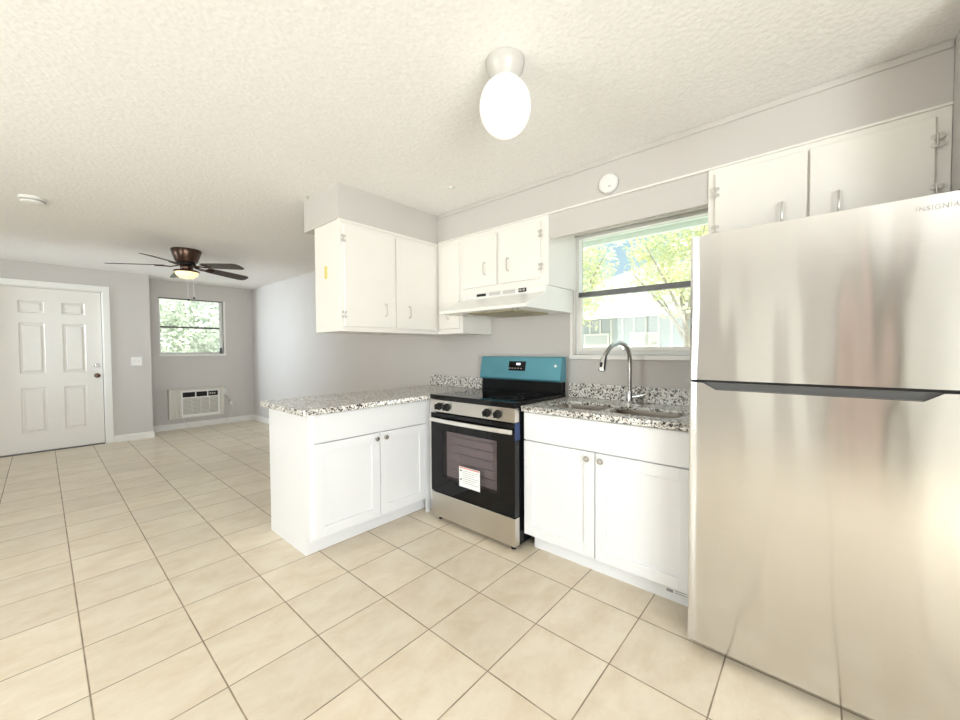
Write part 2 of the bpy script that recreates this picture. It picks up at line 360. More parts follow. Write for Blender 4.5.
KW = (-1.20, -0.30, 1.20, 2.045)      # kitchen window opening (y0,y1,z0,z1)
AWN = (1.125, 1.985, 1.195, 2.085)    # alcove window opening (x0,x1,z0,z1)
wall_x('wall_right', WX, WX+.15, BY, AY, [KW], 'light grey wall behind the stove and sink, running into the living room')
wall_y('wall_alcove', AY, AY+.15, AX, WX, AWN, 'grey far wall of the living room with the window and air conditioner')
wall_y('wall_front_door', FY, AY+.15, LX, AX, (-0.47, 0.475, 0.0, 2.045), 'grey wall around the white front door, stepping forward of the window wall')
wall_x('wall_left', LX-.15, LX, BY, AY, [(.13, 1.57, .70, 2.12), (4.25, 5.45, .85, 2.05)], 'grey wall on the hidden left side of the room')
wall_y('wall_back', BY-.15, BY, LX, WX, (-2.05, 0.15, 0.0, 2.1), 'grey wall behind the camera')
wall_y('wall_fridge_side', SY-.12, SY, 1.755, WX, None, 'narrow grey return wall at the right side of the refrigerator')

# soffits
struct('trim_1', MB().box(2.087, WX-.001, SY+.001, 0.745, 2.11, CEIL-.0005), M['wall'], 'grey painted soffit box above the wall cabinets and kitchen window', 'soffit')
struct('trim_2', MB().box(1.215, WX-.001, 0.746, 1.235, 2.11, CEIL-.0005), M['wall'], 'grey painted soffit box above the cabinets over the peninsula', 'soffit')
struct('trim_3', MB().box(2.098, 2.118, -1.207, -0.308, 1.955, 2.1095), M['wall'], 'grey valance board above the kitchen window between the cabinets', 'valance')
struct('trim_4', MB().box(2.078, 2.098, SY+.001, 0.725, 2.109, 2.118), M['trim'], 'thin white strip along the bottom of the window-side soffit', 'trim')
struct('trim_6', MB().box(2.079, 2.0868, SY+.001, 0.736, CEIL-.03, CEIL-.0005), M['wall'], 'thin grey bead where the soffit meets the ceiling', 'trim', bevel=.004)
# baseboards
struct('baseboard_front', MB().prism([(FY-.014, 0), (FY, 0), (FY, .09), (FY-.005, .09), (FY-.014, .08)], 'x', 0.545, AX), M['trim'], 'white baseboard right of the front door', 'baseboard')
struct('baseboard_return', MB().prism([(AX, 0), (AX+.014, 0), (AX+.014, .08), (AX+.005, .09), (AX, .09)], 'y', FY-.014, AY), M['trim'], 'white baseboard on the short return wall beside the alcove', 'baseboard')
struct('baseboard_alcove', MB().prism([(AY-.014, 0), (AY, 0), (AY, .09), (AY-.005, .09), (AY-.014, .08)], 'x', AX+.014, WX), M['trim'], 'white baseboard under the wall air conditioner', 'baseboard')
struct('baseboard_right', MB().prism([(WX-.014, 0), (WX, 0), (WX, .09), (WX-.005, .09), (WX-.014, .08)], 'y', 1.235, AY-.014), M['trim'], 'white baseboard along the long living room wall', 'baseboard')
struct('baseboard_left', MB().box(LX, LX+.014, BY, FY, 0, .09), M['trim'], 'white baseboard along the hidden left wall', 'baseboard')

# kitchen window
w = sthing('window_1', 'kitchen window over the sink with horizontal meeting rail', 'window', (WX, -.75, 1.2))
y0, y1, z0, z1 = KW
b = MB()
for (a0, a1, c0, c1) in ((y0-.0, y0+.03, z0, z1), (y1-.03, y1, z0, z1), (y0+.03, y1-.03, z0, z0+.028), (y0+.03, y1-.03, z1-.02, z1)): b.box(WX+.03, WX+.075, a0, a1, c0, c1)
obj('window_frame', b, M['whitealum'], w, bevel=.003)
b = MB()
zm = 1.632
for (a0, a1, c0, c1) in ((y0+.03, y0+.05, z0+.028, zm-.022), (y1-.05, y1-.03, z0+.028, zm-.022), (y0+.05, y1-.05, z0+.028, z0+.052)): b.box(WX+.028, WX+.048, a0, a1, c0, c1)
obj('lower_sash', b, M['trim'], w, bevel=.002)
obj('meeting_rail', MB().box(WX+.02, WX+.06, y0+.03, y1-.03, zm-.022, zm+.012), M['darkalum'], w, bevel=.002)
obj('upper_pane', MB().box(WX+.055, WX+.059, y0+.03, y1-.03, zm+.012, z1-.02), M['glass'], w)
obj('lower_pane', MB().box(WX+.036, WX+.040, y0+.05, y1-.05, z0+.052, zm-.022), M['glass'], w)
obj('sash_lock', MB().box(WX+.012, WX+.03, -.665, -.645, z0+.035, z0+.07), M['nickel'], w, bevel=.003)
b = MB()   # casing: white boards round the opening
b.box(WX-.012, WX, y1, y1+.022, z0-.03, z1+.0); b.box(WX-.022, WX+.03, y0-.02, y1+.022, z0-.03, z0)
b.box(WX, WX+.03, y1-.006, y1, z0, z1); b.box(WX-.012, WX, y0-.02, y1+.022, z1, z1+.02)
obj('casing', b, M['trim'], w, bevel=.003)

# alcove window
w = sthing('window_2', 'small double pane window in the far living room wall', 'window', (1.55, AY, 1.2))
x0, x1, z0, z1 = AWN; zm = 1.63
b = MB()
for (a0, a1, c0, c1) in ((x0, x0+.02, z0, z1), (x1-.05, x1, z0, z1), (x0+.02, x1-.05, z0, z0+.03), (x0+.02, x1-.05, z1-.02, z1)): b.box(a0, a1, AY+.02, AY+.06, c0, c1)
obj('window_frame', b, M['alum'], w, bevel=.003)
obj('meeting_rail', MB().box(x0+.02, x1-.05, AY+.015, AY+.05, zm-.018, zm+.01), M['darkalum'], w, bevel=.002)
obj('upper_pane', MB().box(x0+.02, x1-.05, AY+.045, AY+.049, zm+.01, z1-.02), M['glass'], w)
obj('lower_pane', MB().box(x0+.02, x1-.05, AY+.03, AY+.034, z0+.03, zm-.018), M['glass'], w)
obj('head_track', MB().box(x0, x1, AY+.005, AY+.02, z1-.016, z1), M['darkalum'], w)
b = MB(); b.box(x1, x1+.03, AY-.012, AY+.02, z0-.03, z1); b.box(x0-.01, x1+.03, AY-.02, AY+.02, z0-.03, z0)
obj('casing', b, M['trim'], w, bevel=.003)
obj('sash_lock', MB().box(x1-.06, x1-.02, AY-.005, AY+.02, z0+.005, z0+.10), M['darkalum'], w, bevel=.003)

# guessed, unseen windows and patio door, added to let the fill light in
for nm, yy0, yy1, zz0, zz1, lb in (('added_window_3', .13, 1.57, .70, 2.12, 'unseen kitchen window added in the left wall for fill light'), ('added_window_4', 4.25, 5.45, .85, 2.05, 'unseen living room window added in the left wall for fill light')):
    w = sthing(nm, lb, 'window', (LX, (yy0+yy1)/2, zz0))
    b = MB()
    for (a0, a1, c0, c1) in ((yy0, yy0+.05, zz0, zz1), (yy1-.05, yy1, zz0, zz1), (yy0+.05, yy1-.05, zz0, zz0+.05), (yy0+.05, yy1-.05, zz1-.05, zz1), ((yy0+yy1)/2-.02, (yy0+yy1)/2+.02, zz0+.05, zz1-.05)): b.box(LX-.09, LX-.04, a0, a1, c0, c1)
    obj('window_frame', b, M['trim'], w); obj('pane', MB().box(LX-.07, LX-.066, yy0+.05, yy1-.05, zz0+.05, zz1-.05), M['glass'], w)
w = sthing('added_door_2', 'unseen sliding glass door added behind the camera for fill light', 'door', (-.95, BY, 0))
b = MB()
for (a0, a1, c0, c1) in ((-2.05, -1.99, 0, 2.1), (.09, .15, 0, 2.1), (-.98, -.92, .05, 2.04), (-1.99, .09, 0, .05), (-1.99, .09, 2.04, 2.1)): b.box(a0, a1, BY-.10, BY-.05, c0, c1)
obj('door_frame', b, M['trim'], w); obj('pane', MB().box(-1.99, .09, BY-.08, BY-.076, .05, 2.04), M['glass'], w)

# hidden left wall of the kitchen: unseen panels added to band the fridge reflection
w = sthing('reflection_slab', 'unseen white door-shaped panel added to reflect in the refrigerator', 'door', (LX, -1.0, 0))
obj('door_slab', MB().box(LX+.001, LX+.03, -1.34, -.70, .01, 2.08), M['trim'], w)
struct('wall_reflection_panel', MB().box(LX+.001, LX+.45, BY+.05, -2.25, 0, 2.2), M['taupe_panel'], 'unseen taupe panel added to reflect in the refrigerator', 'reflection_panel')
struct('reflection_strip', MB().box(LX+.001, LX+.06, -2.12, -1.93, 0, 2.2), M['blush_strip'], 'unseen blush strip added to reflect in the refrigerator', 'blush_strip')

# front door
DX0, DX1 = -0.452, 0.458
d = sthing('door_1', 'white six-panel front door with round knob and deadbolt', 'door', (0, FY, 0))
b = MB(); ys = FY+.030; yb = FY+.072
cols = [(-0.24, -0.07), (0.12, 0.285)]; rows = [(.27, .78), (1.0, 1.58), (1.745, 1.852)]
cols = [(c0-.022, c1+.022) for c0, c1 in cols]; rows = [(r0-.022, r1+.022) for r0, r1 in rows]
xs = [DX0, cols[0][0], cols[0][1], cols[1][0], cols[1][1], DX1]; zs = [0.012, rows[0][0], rows[0][1], rows[1][0], rows[1][1], rows[2][0], rows[2][1], 2.033]
for i in range(5):
    for j in range(7):
        if i in (1, 3) and j in (1, 3, 5):
            px0, px1, pz0, pz1 = xs[i], xs[i+1], zs[j], zs[j+1]
            rings = []
            for ins, dep in ((0, 0), (.012, .013), (.022, .013), (.040, .003)):
                rings.append([b.b.verts.new(v) for v in ((px0+ins, ys+dep, pz0+ins), (px1-ins, ys+dep, pz0+ins), (px1-ins, ys+dep, pz1-ins), (px0+ins, ys+dep, pz1-ins))])
            for r0_, r1_ in zip(rings, rings[1:]):
                for k in range(4): b.b.faces.new((r0_[k], r0_[(k+1) % 4], r1_[(k+1) % 4], r1_[k]))
            b.b.faces.new(rings[-1])
        else:
            b._add([(xs[i], ys, zs[j]), (xs[i+1], ys, zs[j]), (xs[i+1], ys, zs[j+1]), (xs[i], ys, zs[j+1])], [(0, 1, 2, 3)])
bmesh.ops.remove_doubles(b.b, verts=b.b.verts[:], dist=1e-5)
b._add([(DX0, ys, .012), (DX1, ys, .012), (DX1, yb, .012), (DX0, yb, .012), (DX0, ys, 2.033), (DX1, ys, 2.033), (DX1, yb, 2.033), (DX0, yb, 2.033)], [(3, 2, 1, 0), (4, 5, 6, 7), (1, 2, 6, 5), (2, 3, 7, 6), (3, 0, 4, 7)])
obj('door_slab', b, M['door_paint'], d)
obj('knob', MB().lathe((.402, ys, .925), (0, -1, 0), [(.030, 0), (.030, .006), (.012, .010), (.012, .030), (.026, .038), (.029, .050), (.022, .062), (0, .066)], 24), M['bronze'], d, smooth=True)
obj('deadbolt', MB().lathe((.402, ys, 1.062), (0, -1, 0), [(.030, 0), (.030, .008), (.018, .014), (.018, .020), (0, .021)], 24), M['chrome'], d, smooth=True)
b = MB(); b.box(DX1+.015, DX1+.085, FY-.016, FY, 0, 2.118); b.box(DX0-.085, DX0-.015, FY-.016, FY, 0, 2.118); b.box(DX0-.015, DX1+.015, FY-.016, FY, 2.048, 2.118)
obj('door_casing', b, M['trim'], d, bevel=.004)
b = MB(); b.box(DX1+.005, DX1+.017, FY, FY+.16, 0, 2.045); b.box(DX0-.017, DX0-.005, FY, FY+.16, 0, 2.045); b.box(DX0-.017, DX1+.017, FY, FY+.16, 2.036, 2.045)
obj('door_jamb', b, M['trim'], d)
obj('dark_gap_strip', MB().box(DX1, DX1+.005, ys+.004, ys+.02, .012, 2.033), M['blackplastic'], d)  # black strip stands in for the shaded gap at the door edge
obj('threshold', MB().box(DX0, DX1, FY-.01, FY+.10, 0, .010), M['darkalum'], d, bevel=.003)

# ================================================================== WALL CABINETS
def pull(parent, P, u, nrm, ln=.085, horiz=False, name='handle'):
    """U-shaped wire pull; P centre on the door face"""
    P = Vector(P); n = Vector(nrm); up = Vector((0, 0, 1)); a = P-up*ln/2; c = P+up*ln/2
    pts = [a, a+n*.018+up*.002, a+n*.024+up*.010, c+n*.024-up*.010, c+n*.018-up*.002, c]
    return obj(name, MB().tube(pts, .0042, 8), M['oldnickel'], parent, smooth=True)
M['oldnickel'] = mat('painted_over_pull', (0.62, 0.60, 0.57), 0.3, 0.6)
def hinge(parent, P, u, nrm):
    P = Vector(P); n = Vector(nrm); u = Vector(u); z = Vector((0, 0, 1)); b = MB()
    b.cyl(P-z*.024+n*.003, P+z*.024+n*.003, .0035, seg=10)
    for s in (-1, 1):
        for t in (-1, 1):
            q = P+u*(s*.009)+z*(t*.015)+n*.001; b.lathe(q, n, [(.009, 0), (.009, .002), (0, .003)], 12)
    return obj('hinge', b, M['oldnickel'], parent, smooth=True)
def slab_door(parent, face, a0, a1, z0, z1, axis):
    """flat overlay door; axis 'x' runs along X (faces -Y), 'y' runs along Y (faces -X)"""
    b = MB()
    if axis == 'x': b.box(a0, a1, face, face+.0155, z0, z1)
    else: b.box(face, face+.0155, a0, a1, z0, z1)
    return obj('door', b, M['oldcab'], parent, bevel=.003)
# over the peninsula
c = thing('wall_cabinet', 'cream two-door wall cabinet hanging over the granite peninsula', 'cabinet', (1.75, .92, 1.37), 'upper wall cabinets')
obj('body', MB().box(1.222, WX-.001, .746, 1.093, 1.37, 2.1095), M['oldcab'], c, bevel=.002)
obj('top_moulding', MB().box(1.212, 2.086, .738, .746, 2.092, 2.1095), M['oldcab'], c, bevel=.003)
for (a0, a1, hx, hg) in ((1.246, 1.647, 1.56, 1.234), (1.664, 2.056, 1.775, None)):
    dd = slab_door(c, .730, a0, a1, 1.402, 2.071, 'x'); pull(dd, (hx, .730, 1.53), (1, 0, 0), (0, -1, 0))
    if hg:
        for zz in (1.98, 1.48): hinge(dd, (1.240, .730, zz), (1, 0, 0), (0, -1, 0))
tag(obj('yellow_tag', MB().box(1.2185, 1.2215, .915, .950, 1.735, 1.822), M['yellow'], c, bevel=.001))
# narrow one beside it on the window wall
c = thing('wall_cabinet', 'narrow tall cream wall cabinet in the corner left of the range hood', 'cabinet', (2.26, .6, 1.37), 'upper wall cabinets')
obj('body', MB().box(2.087, WX-.001, .4605, .7455, 1.37, 2.1095), M['oldcab'], c, bevel=.002)
dd = slab_door(c, 2.071, .490, .715, 1.410, 2.074, 'y'); pull(dd, (2.071, .60, 1.53), (0, 1, 0), (-1, 0, 0))
# above the hood
c = thing('wall_cabinet', 'short cream two-door wall cabinet directly above the white range hood', 'cabinet', (2.26, .08, 1.66), 'upper wall cabinets')
obj('body', MB().box(2.087, WX-.001, -.307, .460, 1.66, 2.1095), M['oldcab'], c, bevel=.002)
for (a0, a1, hy, hg) in ((.115, .450, .215, None), (-.252, .093, .003, -.259)):
    dd = slab_door(c, 2.071, a0, a1, 1.708, 2.078, 'y'); pull(dd, (2.071, hy, 1.833), (0, 1, 0), (-1, 0, 0))
    if hg:
        for zz in (1.995, 1.78): hinge(dd, (2.071, hg+.003, zz), (0, 1, 0), (-1, 0, 0))
# above the fridge
c = thing('wall_cabinet', 'cream two-door wall cabinet above the stainless refrigerator', 'cabinet', (2.26, -1.59, 1.74), 'upper wall cabinets')
obj('body', MB().box(2.087, WX-.001, -1.9755, -1.209, 1.74, 2.1095), M['oldcab'], c, bevel=.002)
for (a0, a1, hy, hg) in ((-1.580, -1.240, -1.497, -1.243), (-1.935, -1.588, -1.678, -1.944)):
    dd = slab_door(c, 2.071, a0, a1, 1.775, 2.080, 'y'); pull(dd, (2.071, hy, 1.835), (0, 1, 0), (-1, 0, 0))
    for zz in (1.99, 1.81): hinge(dd, (2.071, hg+(.0 if hg > -1.5 else .004), zz), (0, 1, 0), (-1, 0, 0))

# ================================================================== RANGE HOOD
h = thing('range_hood', 'white under-cabinet range hood with sloped front over the stove', 'range hood', (2.2, .08, 1.50))
H0, H1 = -.300, .458
b = MB(); b.prism([(2.438, 1.50), (2.438, 1.6595), (2.066, 1.6595), (2.066, 1.618), (1.835, 1.520), (1.835, 1.500)], 'y', H0, H1)
obj('shell', b, M['hood'], h, bevel=.004)
obj('filter_panel', MB().box(1.93, 2.33, -.16, .26, 1.492, 1.500), M['filter'], h, bevel=.002)
obj('lamp_lens', MB().box(1.90, 2.02, .28, .40, 1.494, 1.500), M['offplastic'], h, bevel=.002)
obj('vent_slot', MB().box(2.0625, 2.066, .205, .292, 1.634, 1.652), M['blackplastic'], h)
for (a0, a1) in ((.072, .174), (-.058, .048)):
    b = MB()
    b.box(2.0635, 2.066, a0, a1, 1.633, 1.655)
    g = obj('vent_grille', b, M['grille'], h)
    b = MB()
    for k in range(4): b.box(2.0615, 2.0635, a0, a1, 1.636+k*.005, 1.638+k*.005)
    obj('louver', b, M['hood'], g)
s_ = obj('switch_panel', MB().box(2.062, 2.066, -.150, -.088, 1.630, 1.656), M['blackplastic'], h, bevel=.001)
for yy in (-.105, -.133): obj('rocker', MB().box(2.058, 2.062, yy-.009, yy+.009, 1.637, 1.650), M['grille'], s_, bevel=.001)
for yy in (-.20, -.235): obj('clip', MB().box(1.845, 1.865, yy-.008, yy+.008, 1.490, 1.500), M['nickel'], h)

# ================================================================== BASE CABINETS
def shaker(parent, face, a0, a1, z0, z1, axis, knob=None):
    st = .060; b = MB()
    def bx(p0, p1, q0, q1, d0, d1):
        if axis == 'x': b.box(p0, p1, face+d0, face+d1, q0, q1)
        else: b.box(face+d0, face+d1, p0, p1, q0, q1)
    bx(a0, a0+st, z0, z1, 0, .019); bx(a1-st, a1, z0, z1, 0, .019)
    bx(a0+st, a1-st, z0, z0+st, 0, .019); bx(a0+st, a1-st, z1-st, z1, 0, .019)
    bx(a0+st-.004, a1-st+.004, z0+st-.004, z1-st+.004, .010, .016)
    dd = obj('door', b, M['cab'], parent, bevel=.0015)
    if knob is not None:
        p = (knob, face, z1-.036) if axis == 'x' else (face, knob, z1-.036); n = (0, -1, 0) if axis == 'x' else (-1, 0, 0)
        k = obj('knob', MB().lathe(p, n, [(.008, 0), (.007, .010), (.0155, .016), (.0165, .022), (.012, .027), (0, .028)], 20), M['nickel'], dd, smooth=True)
    return dd
c = thing('base_cabinet', 'white shaker peninsula cabinet with two doors beside the stove', 'cabinet', (1.6, .9, 0), 'white shaker base cabinets')
b = MB(); b.prism([(.958, .622), (1.862, .622), (1.862, .506), (WX-.001, .506), (WX-.001, 1.213), (.958, 1.213)], 'z', .10, .8645)
obj('body', b, M['cab'], c)
b = MB(); b.prism([(.958, .690), (1.90, .690), (1.90, .515), (WX-.02, .515), (WX-.02, 1.20), (.958, 1.20)], 'z', 0, .10)
obj('toe_kick', b, M['cab'], c)
b = MB(); b.prism([(.621, .10), (.621, .8645), (1.215, .8645), (1.215, 0), (.688, 0), (.688, .10)], 'x', .938, .958)
obj('end_panel', b, M['cab'], c, bevel=.0015)
obj('drawer_front', MB().box(.957, 1.822, .601, .620, .691, .860), M['cab'], c, bevel=.002)
shaker(c, .601, .957, 1.412, .118, .684, 'x', 1.383); shaker(c, .601, 1.418, 1.822, .118, .684, 'x', 1.455)
obj('filler_panel', MB().box(1.826, 1.862, .607, .6215, .0, .8645), M['cab'], c)
c = thing('base_cabinet', 'white shaker sink cabinet with two doors under the kitchen window', 'cabinet', (2.1, -.74, 0), 'white shaker base cabinets')
# open-topped carcass so the bowls hang inside it
b = MB(); b.box(1.872, WX-.001, -.292, -.274, .10, .8645); b.box(1.872, WX-.001, -1.212, -1.194, .10, .8645); b.box(1.872, WX-.02, -1.194, -.292, .10, .118); b.box(WX-.02, WX-.001, -1.194, -.292, .10, .8645)
b.box(1.872, 1.890, -1.194, -.292, .118, .8645)
obj('body', b, M['cab'], c)
obj('toe_kick', MB().box(1.932, WX-.02, -1.205, -.300, 0, .0995), M['cab'], c)
obj('drawer_front', MB().box(1.852, 1.871, -1.208, -.276, .692, .858), M['cab'], c, bevel=.002)
shaker(c, 1.852, -.731, -.276, .108, .685, 'y', -.692); shaker(c, 1.852, -1.208, -.737, .108, .685, 'y', -.771)
st = obj('label_sticker', MB().box(1.9305, 1.932, -1.19, -1.06, .035, .080), M['sticker'], c)
b = MB(); b.box(1.9297, 1.9305, -1.105, -1.075, .042, .056)
for k in range(3): b.box(1.9297, 1.9305, -1.183, -1.115, .045+k*.011, .048+k*.011)
obj('printed_lines', b, M['greyink'], st)

# ================================================================== GRANITE TOPS
def slab(name, outline, holes, z0, z1, m, parent=None, bev=0.004, round_idx=None):
    cu = bpy.data.curves.new(name+'_c', 'CURVE'); cu.dimensions = '2D'; cu.fill_mode = 'BOTH'; cu.extrude = (z1-z0)/2-bev; cu.bevel_depth = bev; cu.bevel_resolution = 2
    for poly in [outline]+holes:
        sp = cu.splines.new('POLY'); sp.points.add(len(poly)-1); sp.use_cyclic_u = True
        for p, q in zip(sp.points, poly): p.co = (q[0], q[1], 0, 1)
    cu.offset = -bev
    t = bpy.data.objects.new('tmp', cu); COL.objects.link(t); dg = bpy.context.evaluated_depsgraph_get()
    me = bpy.data.meshes.new_from_object(t.evaluated_get(dg)); me.name = name; bpy.data.objects.remove(t); bpy.data.curves.remove(cu)
    me.transform(Matrix.Translation((0, 0, (z0+z1)/2))); me.materials.clear(); return finish(name, me, m, parent)
def rrect(x0, x1, y0, y1, r, n=6):
    out = []
    for cx, cy, a in ((x1-r, y1-r, 0), (x0+r, y1-r, PI/2), (x0+r, y0+r, PI), (x1-r, y0+r, 3*PI/2)):
        for k in range(n+1): t = a+PI/2*k/n; out.append((cx+r*math.cos(t), cy+r*math.sin(t)))
    return out
t1 = thing('countertop', 'speckled granite countertop on the peninsula, left of the stove', 'countertop', (1.6, .9, .865), 'granite countertops')
r = .022; x0, y0 = .884, .574
ol = [(x0+r-r*math.sin(a), y0+r-r*math.cos(a)) for a in (i*PI/16 for i in range(8, -1, -1))]
ol += [(1.826, .574), (1.826, .505), (WX-.001, .505), (WX-.001, 1.235)]
ol += [(x0+r-r*math.sin(a), 1.235-r+r*math.cos(a)) for a in (i*PI/16 for i in range(0, 9))]
slab('top_slab', ol, [], .8655, .900, M['granite'], t1)
obj('backsplash', MB().box(WX-.021, WX-.001, .505, 1.235, .9005, 1.000), M['granite'], t1, bevel=.002)
t2 = thing('countertop', 'speckled granite countertop with undermount sink cutouts under the window', 'countertop', (2.1, -.74, .865), 'granite countertops')
B1 = (1.925, 2.20, -.725, -.385); B2 = (1.925, 2.20, -1.110, -.755)
slab('top_slab', [(1.826, -1.228), (WX-.001, -1.228), (WX-.001, -.272), (1.826, -.272)], [rrect(*B1, .06), rrect(*B2, .06)], .882, .900, M['granite'], t2, bev=.003)
b = MB(); b.prism([(1.8262, -1.228), (1.866, -1.228), (1.866, -.274), (1.8262, -.274)], 'z', .8655, .8835)
obj('front_edge', b, M['granite'], t2, bevel=.003)
obj('backsplash', MB().box(WX-.021, WX-.001, -1.228, -.272, .9005, 1.000), M['granite'], t2, bevel=.002)

# sink
sk = thing('double_sink', 'stainless double-bowl undermount sink set into the granite', 'sink', (2.06, -.74, .70))
for B in (B1, B2):
    x0, x1, y0, y1 = B; b = MB(); rings = []
    for ins, z, rr_ in ((-.012, .8815, .07), (.0005, .8812, .06), (.004, .72, .06), (.03, .695, .05), (.09, .690, .03)):
        rings.append([b.b.verts.new((p[0], p[1], z)) for p in rrect(x0+ins, x1-ins, y0+ins, y1-ins, rr_)])
    for ra, rb in zip(rings, rings[1:]):
        n = len(ra)
        for k in range(n): b.b.faces.new((ra[k], rb[k], rb[(k+1) % n], ra[(k+1) % n]))
    b.b.faces.new(rings[-1]); bmesh.ops.recalc_face_normals(b.b, faces=b.b.faces[:]); bmesh.ops.reverse_faces(b.b, faces=b.b.faces[:])
    bw = obj('bowl', b, M['steel'], sk, smooth=True)
    md = bw.modifiers.new('solid', 'SOLIDIFY'); md.thickness = .0012; md.offset = 1
    obj('drain', MB().lathe(((x0+x1)/2, (y0+y1)/2, .6915), (0, 0, 1), [(.04, 0), (.042, .003), (.034, .003), (.03, .001), (0, .001)], 24), M['chrome'], bw, smooth=True)

# faucet
f = thing('kitchen_faucet', 'chrome gooseneck pull-down faucet standing behind the sink', 'faucet', (2.315, -.75, .9))
obj('base', MB().lathe((2.315, -.75, .9003), (0, 0, 1), [(.030, 0), (.030, .008), (.022, .014), (.021, .070), (.017, .080), (0, .080)], 28), M['chrome'], f, smooth=True)
pts = [(2.315, -.75, .97), (2.315, -.75, 1.10), (2.312, -.75, 1.18), (2.285, -.75, 1.232), (2.215, -.75, 1.268), (2.13, -.75, 1.277), (2.03, -.75, 1.258), (1.965, -.75, 1.222), (1.932, -.75, 1.195)]
pts = smooth_path(pts, 6)
obj('spout', MB().tube(pts, .0125, 16), M['nickel'], f, smooth=True)
sh = obj('spray_head', MB().tube([(1.936, -.75, 1.200), (1.924, -.75, 1.180), (1.902, -.75, 1.130), (1.899, -.75, 1.122)], [.0145, .0175, .0195, .016], 18), M['chrome'], f, smooth=True)
obj('spray_button', MB().box(1.888, 1.902, -.757, -.743, 1.142, 1.170), M['blackplastic'], sh, bevel=.002)
lv = obj('lever', MB().tube([(2.315, -.765, .945), (2.315, -.790, .948), (2.312, -.835, .962), (2.31, -.86, .972)], [.011, .010, .006, .0065], 12), M['chrome'], f, smooth=True)
obj('deck_plate', slab_mb := MB().prism(rrect(2.292, 2.338, -.84, -.66, .022), 'z', .9002, .904), M['nickel'], f, bevel=.0015)

# ================================================================== STOVE
s = thing('electric_range', 'stainless and black electric stove between the two granite counters', 'stove', (2.1, .12, 0))
Y0, Y1 = -.262, .500; XF = 1.782
obj('body', MB().box(1.832, 2.425, Y0+.004, Y1-.004, .035, .885), M['black'], s, bevel=.002)
# cooktop
ct = obj('cooktop', MB().box(XF-.006, 2.400, Y0, Y1, .888, .920), M['blackglass'], s, bevel=.004)
for (bx_, by_, br_) in ((1.95, .31, .10), (1.95, -.07, .115), (2.22, .31, .075), (2.22, -.07, .09)):
    b = MB()
    for rr_ in (br_, br_*.62):
        n = 48; v1 = [b.b.verts.new((bx_+rr_*math.cos(2*PI*k/n), by_+rr_*math.sin(2*PI*k/n), .9204)) for k in range(n)]
        v2 = [b.b.verts.new((bx_+(rr_-.006)*math.cos(2*PI*k/n), by_+(rr_-.006)*math.sin(2*PI*k/n), .9204)) for k in range(n)]
        for k in range(n): b.b.faces.new((v1[k], v1[(k+1) % n], v2[(k+1) % n], v2[k]))
    obj('burner_ring', b, M['burner'], ct)
# control strip and knobs
cp = obj('control_strip', MB().box(XF, 1.832, Y0+.004, Y1-.004, .797, .885), M['stainless'], s, bevel=.003)
for yy in (.410, .328, -.040, -.128):
    k = obj('knob', MB().lathe((XF, yy, .838), (-1, 0, 0), [(.027, 0), (.027, .006), (.021, .010), (.0205, .026), (.018, .030), (0, .030)], 28), M['blackplastic'], s, smooth=True)
    obj('grip', MB().box(XF-.040, XF-.028, yy-.005, yy+.005, .819, .857), M['blackplastic'], k, bevel=.002)
# oven door with a window opening
DZ0, DZ1 = .218, .788; WY0, WY1, WZ0, WZ1 = -.118, .375, .335, .668; dx0, dx1 = XF, 1.829
b = MB(); ya, yb_ = Y0+.004, Y1-.004
for (a0, a1, c0, c1) in ((ya, WY0, DZ0, DZ1), (WY1, yb_, DZ0, DZ1), (WY0, WY1, DZ0, WZ0), (WY0, WY1, WZ1, DZ1)): b.box(dx0, dx1, a0, a1, c0, c1)
bmesh.ops.remove_doubles(b.b, verts=b.b.verts[:], dist=1e-5)
od = obj('oven_door', b, M['blackglass'], s)
obj('oven_window', MB().box(dx0+.001, dx0+.004, WY0, WY1, WZ0, WZ1), M['ovenglass'], od)
hy_ = [Y0+.012+(Y1-Y0-.024)*k/24 for k in range(25)]
hb = lambda y: XF-.026-.014*(1-((y-(Y0+Y1)/2)/((Y1-Y0)/2))**2)
b = MB().prism([(hb(y), y) for y in hy_]+[(hb(y)+.013, y) for y in hy_[::-1]], 'z', .729, .757)
hd = obj('oven_handle', b, M['handle'], od, bevel=.004)
for yy in (Y1-.04, Y0+.04): obj('handle_bracket', MB().box(XF-.024, XF, yy-.012, yy+.012, .733, .753), M['stainless'], od, bevel=.002)
b = MB()   # seen through the window: recess with racks
b.box(dx0+.04, dx0+.043, WY0, WY1, WZ0, WZ1)
obj('inner_pane', b, M['cavity'], od)
b = MB()
for zz in (.395, .455, .515, .575, .63):
    b.cyl((dx0+.030, WY0+.02, zz), (dx0+.030, WY1-.07, zz), .004, seg=6)
for k in range(3): b.cyl((dx0+.027, WY0+.05+k*.15, .36), (dx0+.027, WY0+.05+k*.15, .65), .0015, seg=6)
obj('oven_rack', b, M['rack'], od)
st = obj('sticker', MB().box(XF-.0008, XF, .024, .213, .310, .447), M['sticker'], od)
obj('red_line', MB().box(XF-.0014, XF-.0008, .030, .207, .437, .443), M['redink'], st)
for zz in (.425, .365): obj('warning_mark', MB().box(XF-.0014, XF-.0008, .188, .202, zz-.010, zz), M['ink'], st)
b = MB()
for k in range(7): b.box(XF-.0014, XF-.0008, .036+.02*(k % 3), .178, .420-k*.0135, .4225-k*.0135)
obj('printed_lines', b, M['greyink'], st)
obj('blue_tape', MB().box(XF-.002, 1.832, Y0+.0015, Y0+.004, .690, .795), M['bluetape'], s)
